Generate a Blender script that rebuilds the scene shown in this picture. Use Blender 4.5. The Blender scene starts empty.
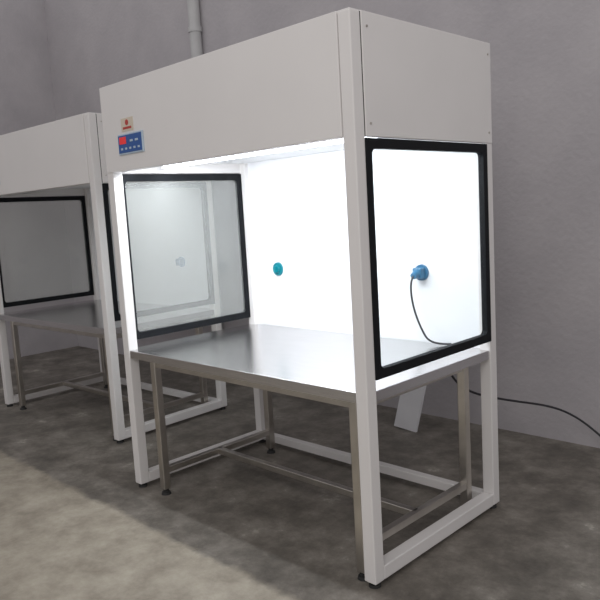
import bpy, bmesh, math
from mathutils import Vector, Matrix
S=bpy.context.scene
try: S.view_settings.view_transform='Standard'
except Exception: pass
W,D,H,p=1.652,0.938,2.10,0.055
Zf,Zw0,Zw1,Zt=1.677,0.800,1.671,0.757
# ---------------- materials
def mat(name,col,rough=0.5,metal=0.0,noise=None,bump=0,emis=None,spec=None,aniso=False):
    m=bpy.data.materials.new(name); m.use_nodes=True; nt=m.node_tree; b=nt.nodes['Principled BSDF']
    b.inputs['Base Color'].default_value=(*col,1); b.inputs['Roughness'].default_value=rough; b.inputs['Metallic'].default_value=metal
    if spec is not None: b.inputs['Specular IOR Level'].default_value=spec
    if emis: b.inputs['Emission Color'].default_value=(*emis[0],1); b.inputs['Emission Strength'].default_value=emis[1]
    if noise or bump:
        tc=nt.nodes.new('ShaderNodeTexCoord'); n=nt.nodes.new('ShaderNodeTexNoise')
        sc=noise[0] if noise else 60
        mp=nt.nodes.new('ShaderNodeMapping'); nt.links.new(tc.outputs['Object'],mp.inputs[0]); nt.links.new(mp.outputs[0],n.inputs['Vector'])
        if aniso: mp.inputs['Scale'].default_value=(1,40,40)
        n.inputs['Scale'].default_value=sc; n.inputs['Detail'].default_value=8
        if noise:
            r=nt.nodes.new('ShaderNodeValToRGB'); r.color_ramp.elements[0].position=.3; r.color_ramp.elements[1].position=.7
            a=noise[1]
            r.color_ramp.elements[0].color=(*[c*(1-a) for c in col],1); r.color_ramp.elements[1].color=(*[min(1,c*(1+a)) for c in col],1)
            nt.links.new(n.outputs['Fac'],r.inputs[0]); nt.links.new(r.outputs[0],b.inputs['Base Color'])
        if bump:
            bp=nt.nodes.new('ShaderNodeBump'); bp.inputs['Strength'].default_value=bump; bp.inputs['Distance'].default_value=.01
            nt.links.new(n.outputs['Fac'],bp.inputs['Height']); nt.links.new(bp.outputs[0],b.inputs['Normal'])
    return m
white=mat('powder_coat_white',(.74,.72,.71),.38,noise=(3,.02))
inner=mat('inner_liner_white',(.80,.81,.83),.5,noise=(3,.01))
black=mat('black_gasket',(.006,.007,.009),.6,noise=(20,.2),spec=.2)
steel=mat('brushed_steel',(.62,.61,.61),.24,1.0,noise=(6,.08),aniso=True)
tube=mat('steel_tube',(.54,.51,.47),.3,1.0,noise=(8,.12))
rubber=mat('rubber_foot',(.02,.02,.02),.7,noise=(30,.2))
teal=mat('teal_plastic',(.0,.20,.25),.35,noise=(20,.05))
blue=mat('panel_blue',(.03,.10,.32),.35,noise=(20,.05))
blue2=mat('socket_blue',(.03,.16,.30),.35,noise=(20,.05))
silver=mat('panel_bezel',(.45,.55,.65),.35,noise=(20,.05))
red=mat('led_red',(.5,.02,.03),.4,emis=((1,.05,.03),.25))
cream=mat('sticker_cream',(.62,.55,.45),.5,noise=(20,.03))
redp=mat('logo_red',(.45,.05,.04),.5,noise=(20,.05))
cordm=mat('cord_black',(.03,.03,.035),.5,noise=(30,.1))
boardm=mat('board_white',(.70,.70,.72),.5,noise=(5,.05))
tubem=mat('lamp_tube',(1,1,1),.5,emis=((.85,.92,1),7))
tubeoff=mat('lamp_tube_off',(.8,.8,.82),.4,noise=(5,.02))
pipem=mat('pipe_paint',(.5,.5,.5),.5,noise=(8,.06))
def glass(name,haze,tint):
    m=bpy.data.materials.new(name); m.use_nodes=True; nt=m.node_tree; nt.nodes.clear()
    o=nt.nodes.new('ShaderNodeOutputMaterial'); t=nt.nodes.new('ShaderNodeBsdfTransparent'); g=nt.nodes.new('ShaderNodeBsdfGlossy')
    t.inputs[0].default_value=(*tint,1); g.inputs['Roughness'].default_value=.02
    d=nt.nodes.new('ShaderNodeBsdfDiffuse'); d.inputs[0].default_value=(.8,.82,.80,1)
    f=nt.nodes.new('ShaderNodeLayerWeight'); f.inputs[0].default_value=.5
    pw=nt.nodes.new('ShaderNodeMath'); pw.operation='POWER'; nt.links.new(f.outputs['Facing'],pw.inputs[0]); pw.inputs[1].default_value=5
    ad=nt.nodes.new('ShaderNodeMath'); ad.operation='MULTIPLY_ADD'; nt.links.new(pw.outputs[0],ad.inputs[0]); ad.inputs[1].default_value=.8; ad.inputs[2].default_value=.03
    m1=nt.nodes.new('ShaderNodeMixShader'); m2=nt.nodes.new('ShaderNodeMixShader'); m2.inputs[0].default_value=haze
    nt.links.new(ad.outputs[0],m1.inputs[0]); nt.links.new(t.outputs[0],m1.inputs[1]); nt.links.new(g.outputs[0],m1.inputs[2])
    nt.links.new(m1.outputs[0],m2.inputs[1]); nt.links.new(d.outputs[0],m2.inputs[2]); nt.links.new(m2.outputs[0],o.inputs[0]); return m
glassL=glass('glass_reflection_haze',.15,(.95,.96,.95)); glassR=glass('glass_clear',.005,(.96,.975,.975))  # left pane: pale diffuse mixed in to imitate the bright interior's reflection
# ---------------- helpers
def obj(name,bm,m,parent=None,smooth=False):
    me=bpy.data.meshes.new(name); bmesh.ops.recalc_face_normals(bm,faces=bm.faces); bm.to_mesh(me); bm.free()
    if smooth:
        for f in me.polygons: f.use_smooth=True
    o=bpy.data.objects.new(name,me); S.collection.objects.link(o)
    for mm in (m if isinstance(m,list) else [m]): me.materials.append(mm)
    if parent: o.parent=parent
    return o
def addbox(bm,a,b,bev=0):
    a,b=[min(x,y) for x,y in zip(a,b)],[max(x,y) for x,y in zip(a,b)]
    r=bmesh.ops.create_cube(bm,size=1)
    vs=r['verts']
    for v in vs: v.co=Vector([(a[i]+b[i])/2+v.co[i]*(b[i]-a[i]) for i in range(3)])
    if bev:
        es=list({e for v in vs for e in v.link_edges}); bmesh.ops.bevel(bm,geom=es,offset=bev,segments=2,profile=.5,affect='EDGES')
def box(name,a,b,m,parent=None,bev=.003):
    bm=bmesh.new(); addbox(bm,a,b,bev); return obj(name,bm,m,parent)
def addcyl(bm,c0,c1,r0,r1=None,n=24):
    c0,c1=Vector(c0),Vector(c1); d=c1-c0; r1=r0 if r1 is None else r1
    M=Matrix.Translation((c0+c1)/2)@d.to_track_quat('Z','Y').to_matrix().to_4x4()
    bmesh.ops.create_cone(bm,cap_ends=True,segments=n,radius1=r0,radius2=r1,depth=d.length,matrix=M)
def beam(bm,a,b,w,h,bev=.003):
    a,b=Vector(a),Vector(b); d=(b-a); L=d.length; x=d.normalized(); z=Vector((0,0,1))
    if abs(x.z)>.9: z=Vector((0,1,0))
    y=z.cross(x).normalized(); z=x.cross(y)
    r=bmesh.ops.create_cube(bm,size=1); vs=r['verts']
    for v in vs: v.co=(a+b)/2+x*v.co.x*L+y*v.co.y*w+z*v.co.z*h
    if bev:
        es=list({e for v in vs for e in v.link_edges}); bmesh.ops.bevel(bm,geom=es,offset=bev,segments=2,profile=.5,affect='EDGES')
def rr(y0,y1,z0,z1,r,n=6):
    pts=[]
    for cy,cz,a0 in ((y1-r,z1-r,0),(y0+r,z1-r,90),(y0+r,z0+r,180),(y1-r,z0+r,270)):
        for i in range(n+1):
            a=math.radians(a0+90*i/n); pts.append((cy+r*math.cos(a),cz+r*math.sin(a)))
    return pts
def ring(name,x0,x1,outer,inn,m,parent):
    bm=bmesh.new(); n=len(outer)
    L=[[bm.verts.new((x,a,b)) for a,b in pts] for x in (x0,x1) for pts in (outer,inn)]
    o0,i0,o1,i1=L
    for k in range(n):
        j=(k+1)%n
        bm.faces.new((o0[k],o0[j],i0[j],i0[k])); bm.faces.new((o1[k],i1[k],i1[j],o1[j]))
        bm.faces.new((o0[k],o1[k],o1[j],o0[j])); bm.faces.new((i0[k],i0[j],i1[j],i1[k]))
    return obj(name,bm,m,parent)
def empty(name,loc=(0,0,0)):
    e=bpy.data.objects.new(name,None); S.collection.objects.link(e); e.location=loc; e.empty_display_size=.1; return e
def curve(name,pts,r,m,parent=None):
    c=bpy.data.curves.new(name,'CURVE'); c.dimensions='3D'; c.bevel_depth=r; c.bevel_resolution=4
    s=c.splines.new('NURBS'); s.points.add(len(pts)-1); s.use_endpoint_u=True; s.order_u=4
    for q,P in zip(s.points,pts): q.co=(*P,1)
    s.resolution_u=12
    o=bpy.data.objects.new(name,c); S.collection.objects.link(o); c.materials.append(m)
    if parent: o.parent=parent
    return o
# ---------------- clean bench
def bench(loc,rotz,lit):
    E=empty('clean_bench',loc); E.rotation_euler=(0,0,rotz)
    g=.022
    i=0
    for X in (-W,-p):
        for Y in (0,D-p):
            i+=1; box('post_%d'%i,(X,Y,g),(X+p,Y+p,H-.004),white,E,.004)
    # bottom rails
    box('bottom_rail_left',(-W,p,g),(-W+p,D-p,g+p),white,E,.004)
    box('bottom_rail_right',(-p,p,g),(0,D-p,g+p),white,E,.004)
    box('bottom_rail_back',(-W+p,D-p+.005,g),(-p,D-.005,g+p-.01),white,E,.004)
    # feet
    bm=bmesh.new()
    for X in (-W+p/2,-p/2):
        for Y in (p/2,D-p/2):
            addcyl(bm,(X,Y,0),(X,Y,.012),.024,.022); addcyl(bm,(X,Y,.01),(X,Y,.026),.009)
    obj('levelling_feet',bm,rubber,E)
    # hood
    box('fascia',(-W+.003,-.004,Zf),(-p-.002 +.0,.016,H),white,E,.003)
    box('hood_side_right',(-.016,p+.003,Zw1+.004),(.003,D-.004,H),white,E,.003)
    box('hood_side_left',(-W-.003,p+.003,Zw1+.004),(-W+.016,D-.004,H),white,E,.003)
    box('hood_seam_right',(-.014,p-.001,Zw1+.004),(-.001,p+.006,H-.004),black,E,0)
    box('hood_top',(-W+.002,.002,H-.012),(-.002,D-.002,H+.001),white,E,.003)
    box('diffuser_ceiling',(-W+.012,.017,Zf+.055),(-.018,D-.03,Zf+.075),inner,E,.002)
    box('fascia_lip',(-W+p,.016,Zf),(-p,.045,Zf+.006),white,E,.001)
    box('back_panel',(-W+.012,D-.026,Zt-.05),(-.012,D-.006,H-.014),inner,E,.002)
    # screws on side panel
    bm=bmesh.new()
    for Y in (p+.03,D-.03):
        for Z in (Zw1+.05,H-.05): addcyl(bm,(.002,Y,Z),(.006,Y,Z),.005,.004,12)
    obj('side_screws',bm,tube,E)
    # windows
    for side,x0 in (('right',-.022),('left',-W-.004)):
        y0,y1=p-.004,D-p+.004
        ring('window_frame_'+side,x0,x0+.026,rr(y0,y1,Zw0,Zw1,.004),rr(y0+.034,y1-.034,Zw0+.036,Zw1-.036,.022),black,E)
        box('window_glass_'+side,(x0+.010,y0+.025,Zw0+.026),(x0+.015,y1-.025,Zw1-.026),glassR if side=='right' else glassL,E,0)
    # lamps
    for k,Y in enumerate((.075,.30)):
        bm=bmesh.new(); zc=Zf+.032
        addbox(bm,(-W+.06,Y-.02,zc+.012),(-.07,Y+.02,zc+.024),.002); 
        for X in (-W+.075,-.085): addbox(bm,(X-.01,Y-.014,zc-.014),(X+.01,Y+.014,zc+.014),.002)
        obj('lamp_batten_%d'%(k+1),bm,inner,E)
        bm=bmesh.new(); addcyl(bm,(-W+.085,Y,zc-.003),(-.095,Y,zc-.003),.012)
        obj('lamp_tube_%d'%(k+1),bm,tubem if lit else tubeoff,E,True)
        if lit:
            l=bpy.data.lights.new('lamp_light_%d'%(k+1),'AREA'); l.shape='RECTANGLE'; l.size=W-.2; l.size_y=.04; l.energy=9 if k==0 else 10; l.color=(.92,.96,1)
            o=bpy.data.objects.new('lamp_light_%d'%(k+1),l); S.collection.objects.link(o); o.parent=E; o.location=(-W/2,Y,Zf+.008); o.rotation_euler=(math.radians(25),0,0)
    # control panel
    bm=bmesh.new(); addbox(bm,(-1.505,-.012,1.752),(-1.285,-.003,1.852),.004); obj('control_bezel',bm,silver,E)
    box('control_face',(-1.497,-.0145,1.760),(-1.293,-.011,1.844),blue,E,.002)
    box('control_display',(-1.483,-.0165,1.802),(-1.425,-.014,1.836),red,E,.001)
    bm=bmesh.new()
    for k in range(5):
        xx=-1.473+k*.037; addbox(bm,(xx,-.0165,1.774),(xx+.016,-.014,1.784),.001)
    for k in range(2):
        addbox(bm,(-1.39+k*.045,-.0165,1.808),(-1.365+k*.045,-.014,1.818),.001)
    obj('control_buttons',bm,silver,E)
    box('brand_sticker',(-1.470,-.0065,1.862),(-1.365,-.0035,1.925),cream,E,.0005)
    bm=bmesh.new(); addcyl(bm,(-1.418,-.0065,1.903),(-1.418,-.0075,1.903),.014,None,20); addbox(bm,(-1.455,-.0075,1.872),(-1.38,-.006,1.883),0); obj('sticker_print',bm,redp,E)
    # socket bosses on back panel
    yb=D-.026
    bm=bmesh.new(); P=(-1.385,1.10)
    addcyl(bm,(P[0],yb,P[1]),(P[0],yb-.010,P[1]),.040,.038,32); addcyl(bm,(P[0],yb-.01,P[1]),(P[0],yb-.022,P[1]),.024,.020,32); addbox(bm,(P[0]-.006,yb-.032,P[1]-.018),(P[0]+.006,yb-.02,P[1]+.018),.002)
    obj('gas_port',bm,teal,E)
    bm=bmesh.new(); P=(-.375,1.10)
    addcyl(bm,(P[0],yb,P[1]),(P[0],yb-.012,P[1]),.040,.038,32); addbox(bm,(P[0]-.026,yb-.045,P[1]-.026),(P[0]+.026,yb-.008,P[1]+.026),.006)
    if lit: addcyl(bm,(P[0]+.0,yb-.04,P[1]),(P[0]-.003,yb-.072,P[1]-.012),.022,.015,24)
    obj('power_socket',bm,blue2,E)
    if lit:
        curve('power_cord',[(P[0]-.003,yb-.068,P[1]-.010),(P[0]-.008,yb-.085,P[1]-.03),(P[0]-.012,yb-.085,P[1]-.10),(P[0]+.01,yb-.08,P[1]-.20),(P[0]+.05,yb-.08,P[1]-.28),(P[0]+.08,yb-.07,Zt+.01),(P[0]+.15,yb-.03,Zt+.007),(P[0]+.16,yb-.012,Zt+.007)],.005,cordm,E)
    return E
def table(loc,rotz):
    E=empty('steel_work_table',loc); E.rotation_euler=(0,0,rotz)
    # notched top
    e=.002; a=-W+e; b=-W+p+e; c=-p-e; d=-e; y0=.004; y1=p+e; y2=D-p-e-.0; y3=D-.03
    poly=[(b,y0),(c,y0),(c,y1),(d-.004,y1),(d-.004,y2),(c,y2),(c,y3),(b,y3),(b,y2),(a+.004,y2),(a+.004,y1),(b,y1)]
    bm=bmesh.new(); lo=[bm.verts.new((x,y,Zt-.04)) for x,y in poly]; hi=[bm.verts.new((x,y,Zt)) for x,y in poly]
    bm.faces.new(hi); bm.faces.new(lo[::-1])
    for k in range(12): bm.faces.new((lo[k],lo[(k+1)%12],hi[(k+1)%12],hi[k]))
    bmesh.ops.recalc_face_normals(bm,faces=bm.faces)
    bmesh.ops.bevel(bm,geom=[x for x in bm.edges if all(v.co.z>Zt-.001 for v in x.verts)],offset=.003,segments=2,profile=.5,affect='EDGES')
    obj('tabletop',bm,steel,E)
    xl,xr,yf,yr=-1.43,-.095,.045,.80; w=.040
    bm=bmesh.new()
    for x in (xl,xr):
        for y in (yf,yr): addbox(bm,(x-w/2,y-w/2,.03),(x+w/2,y+w/2,Zt-.04),.004)
    obj('legs',bm,tube,E)
    bm=bmesh.new()
    for x in (xl,xr): addbox(bm,(x-.015,yf,Zt-.085),(x+.015,yr,Zt-.04),.003)
    for y in (yf,yr): addbox(bm,(xl,y-.012,Zt-.075),(xr,y+.012,Zt-.04),.003)
    obj('apron',bm,tube,E)
    bm=bmesh.new(); zs=.13
    for x in (xl,xr): addbox(bm,(x-.016,yf,zs-.016),(x+.016,yr,zs+.016),.003)
    addbox(bm,(xl,.41-.016,zs-.016),(xr,.41+.016,zs+.016),.003)
    obj('stretchers',bm,tube,E)
    bm=bmesh.new()
    for x in (xl,xr):
        for y in (yf,yr): addcyl(bm,(x,y,0),(x,y,.012),.026,.022); addcyl(bm,(x,y,.01),(x,y,.035),.014)
    obj('feet',bm,rubber,E)
    return E
bench((0,0,0),0,True); table((0,0,0),0)
bench((-2.36,.32,0),math.radians(2),False); table((-2.36,.32,0),math.radians(2))
# ---------------- cord outside (lower run)
curve('extension_cord',[(-.30,.955,.705),(-.29,.965,.62),(-.27,1.05,.50),(-.23,1.25,.42),(-.18,1.5,.34),(-.08,1.75,.27),(.05,1.86,.16),(.2,1.87,.02),(.4,1.84,.012),(.8,1.82,.012)],.006,cordm)
# leaning board
bm=bmesh.new()
beam(bm,(-1.02,1.60,.006),(-.94,1.90,1.0),.17,.012,.002)
obj('leaning_board',bm,boardm)
# ---------------- room
YB=1.95
def wallmat():
    m=bpy.data.materials.new('plaster_wall'); m.use_nodes=True; nt=m.node_tree; b=nt.nodes['Principled BSDF']; b.inputs['Roughness'].default_value=.8
    tc=nt.nodes.new('ShaderNodeTexCoord'); n=nt.nodes.new('ShaderNodeTexNoise'); n.inputs['Scale'].default_value=1.6; n.inputs['Detail'].default_value=10; n.inputs['Roughness'].default_value=.65
    r=nt.nodes.new('ShaderNodeValToRGB'); r.color_ramp.elements[0].position=.3; r.color_ramp.elements[0].color=(.41,.39,.41,1); r.color_ramp.elements[1].position=.7; r.color_ramp.elements[1].color=(.51,.485,.50,1)
    nt.links.new(tc.outputs['Object'],n.inputs['Vector']); nt.links.new(n.outputs[0],r.inputs[0]); nt.links.new(r.outputs[0],b.inputs['Base Color'])
    n2=nt.nodes.new('ShaderNodeTexNoise'); n2.inputs['Scale'].default_value=35; n2.inputs['Detail'].default_value=6; nt.links.new(tc.outputs['Object'],n2.inputs['Vector'])
    bp=nt.nodes.new('ShaderNodeBump'); bp.inputs['Strength'].default_value=.2; bp.inputs['Distance'].default_value=.02; nt.links.new(n2.outputs[0],bp.inputs['Height']); nt.links.new(bp.outputs[0],b.inputs['Normal'])
    return m
def floormat():
    m=bpy.data.materials.new('worn_concrete'); m.use_nodes=True; nt=m.node_tree; L=nt.links.new; b=nt.nodes['Principled BSDF']; b.inputs['Roughness'].default_value=.55
    tc=nt.nodes.new('ShaderNodeTexCoord')
    def noise(s,d=10,r=.6,dist=0):
        n=nt.nodes.new('ShaderNodeTexNoise'); n.inputs['Scale'].default_value=s; n.inputs['Detail'].default_value=d; n.inputs['Roughness'].default_value=r; n.inputs['Distortion'].default_value=dist; L(tc.outputs['Object'],n.inputs['Vector']); return n
    def ramp(src,st):
        r=nt.nodes.new('ShaderNodeValToRGB'); e=r.color_ramp.elements
        e[0].position,e[0].color=st[0][0],(*st[0][1],1); e[1].position,e[1].color=st[-1][0],(*st[-1][1],1)
        for q,c in st[1:-1]: x=e.new(q); x.color=(*c,1)
        L(src,r.inputs[0]); return r
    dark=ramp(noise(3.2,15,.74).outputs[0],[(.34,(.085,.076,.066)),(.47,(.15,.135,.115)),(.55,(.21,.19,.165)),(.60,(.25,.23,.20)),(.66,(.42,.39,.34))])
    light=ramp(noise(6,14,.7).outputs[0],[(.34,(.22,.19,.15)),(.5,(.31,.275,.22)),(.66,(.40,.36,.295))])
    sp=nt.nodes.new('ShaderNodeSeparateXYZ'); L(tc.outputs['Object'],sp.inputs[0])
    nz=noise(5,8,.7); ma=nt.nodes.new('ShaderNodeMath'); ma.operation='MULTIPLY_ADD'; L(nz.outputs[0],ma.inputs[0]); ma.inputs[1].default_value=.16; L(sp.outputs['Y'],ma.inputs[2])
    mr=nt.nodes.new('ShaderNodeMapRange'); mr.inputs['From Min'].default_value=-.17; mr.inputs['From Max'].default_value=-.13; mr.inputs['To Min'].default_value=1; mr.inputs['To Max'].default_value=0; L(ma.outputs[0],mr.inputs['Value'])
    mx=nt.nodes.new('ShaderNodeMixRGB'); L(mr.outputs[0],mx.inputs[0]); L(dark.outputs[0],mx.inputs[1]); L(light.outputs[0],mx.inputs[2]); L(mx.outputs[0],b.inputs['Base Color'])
    bp=nt.nodes.new('ShaderNodeBump'); bp.inputs['Strength'].default_value=.4; bp.inputs['Distance'].default_value=.01; L(noise(22).outputs[0],bp.inputs['Height']); L(bp.outputs[0],b.inputs['Normal'])
    return m
wm=wallmat()
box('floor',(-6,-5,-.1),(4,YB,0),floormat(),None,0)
box('wall_back',(-6,YB,-.1),(4,YB+.15,4),wm,None,0)
box('wall_left',(-6.15,-5,-.1),(-6,YB+.15,4),wm,None,0)
bm=bmesh.new(); addcyl(bm,(-3.27,YB-.05,0),(-3.27,YB-.05,4),.05)
for z in (.6,1.8,3.0): addcyl(bm,(-3.27,YB-.05,z-.02),(-3.27,YB-.05,z+.02),.058); addbox(bm,(-3.29,YB-.03,z-.015),(-3.25,YB,z+.015))
obj('wall_pipe',bm,pipem)
# ---------------- light
w=bpy.data.worlds.new('World'); S.world=w; w.use_nodes=True; bg=w.node_tree.nodes['Background']; bg.inputs[0].default_value=(.93,.91,.92,1); bg.inputs[1].default_value=.66
def area(name,loc,tgt,size,en,col):
    l=bpy.data.lights.new(name,'AREA'); l.size=size; l.energy=en; l.color=col; o=bpy.data.objects.new(name,l); S.collection.objects.link(o); o.location=loc
    o.rotation_euler=(Vector(tgt)-Vector(loc)).to_track_quat('-Z','Y').to_euler()
area('key_light',(2.2,-3.2,3.6),(-.6,.3,1.6),1.6,40,(1,.96,.92))  # added key light for the bench's front and right side, no real fixture
# ---------------- camera
cam=bpy.data.cameras.new('camera'); c=bpy.data.objects.new('camera',cam); S.collection.objects.link(c)
c.location=(1.5487,-1.8693,1.4286); c.rotation_euler=(1.4425,.0575,.776); cam.sensor_width=36; cam.lens=687.57/600*36
S.camera=c
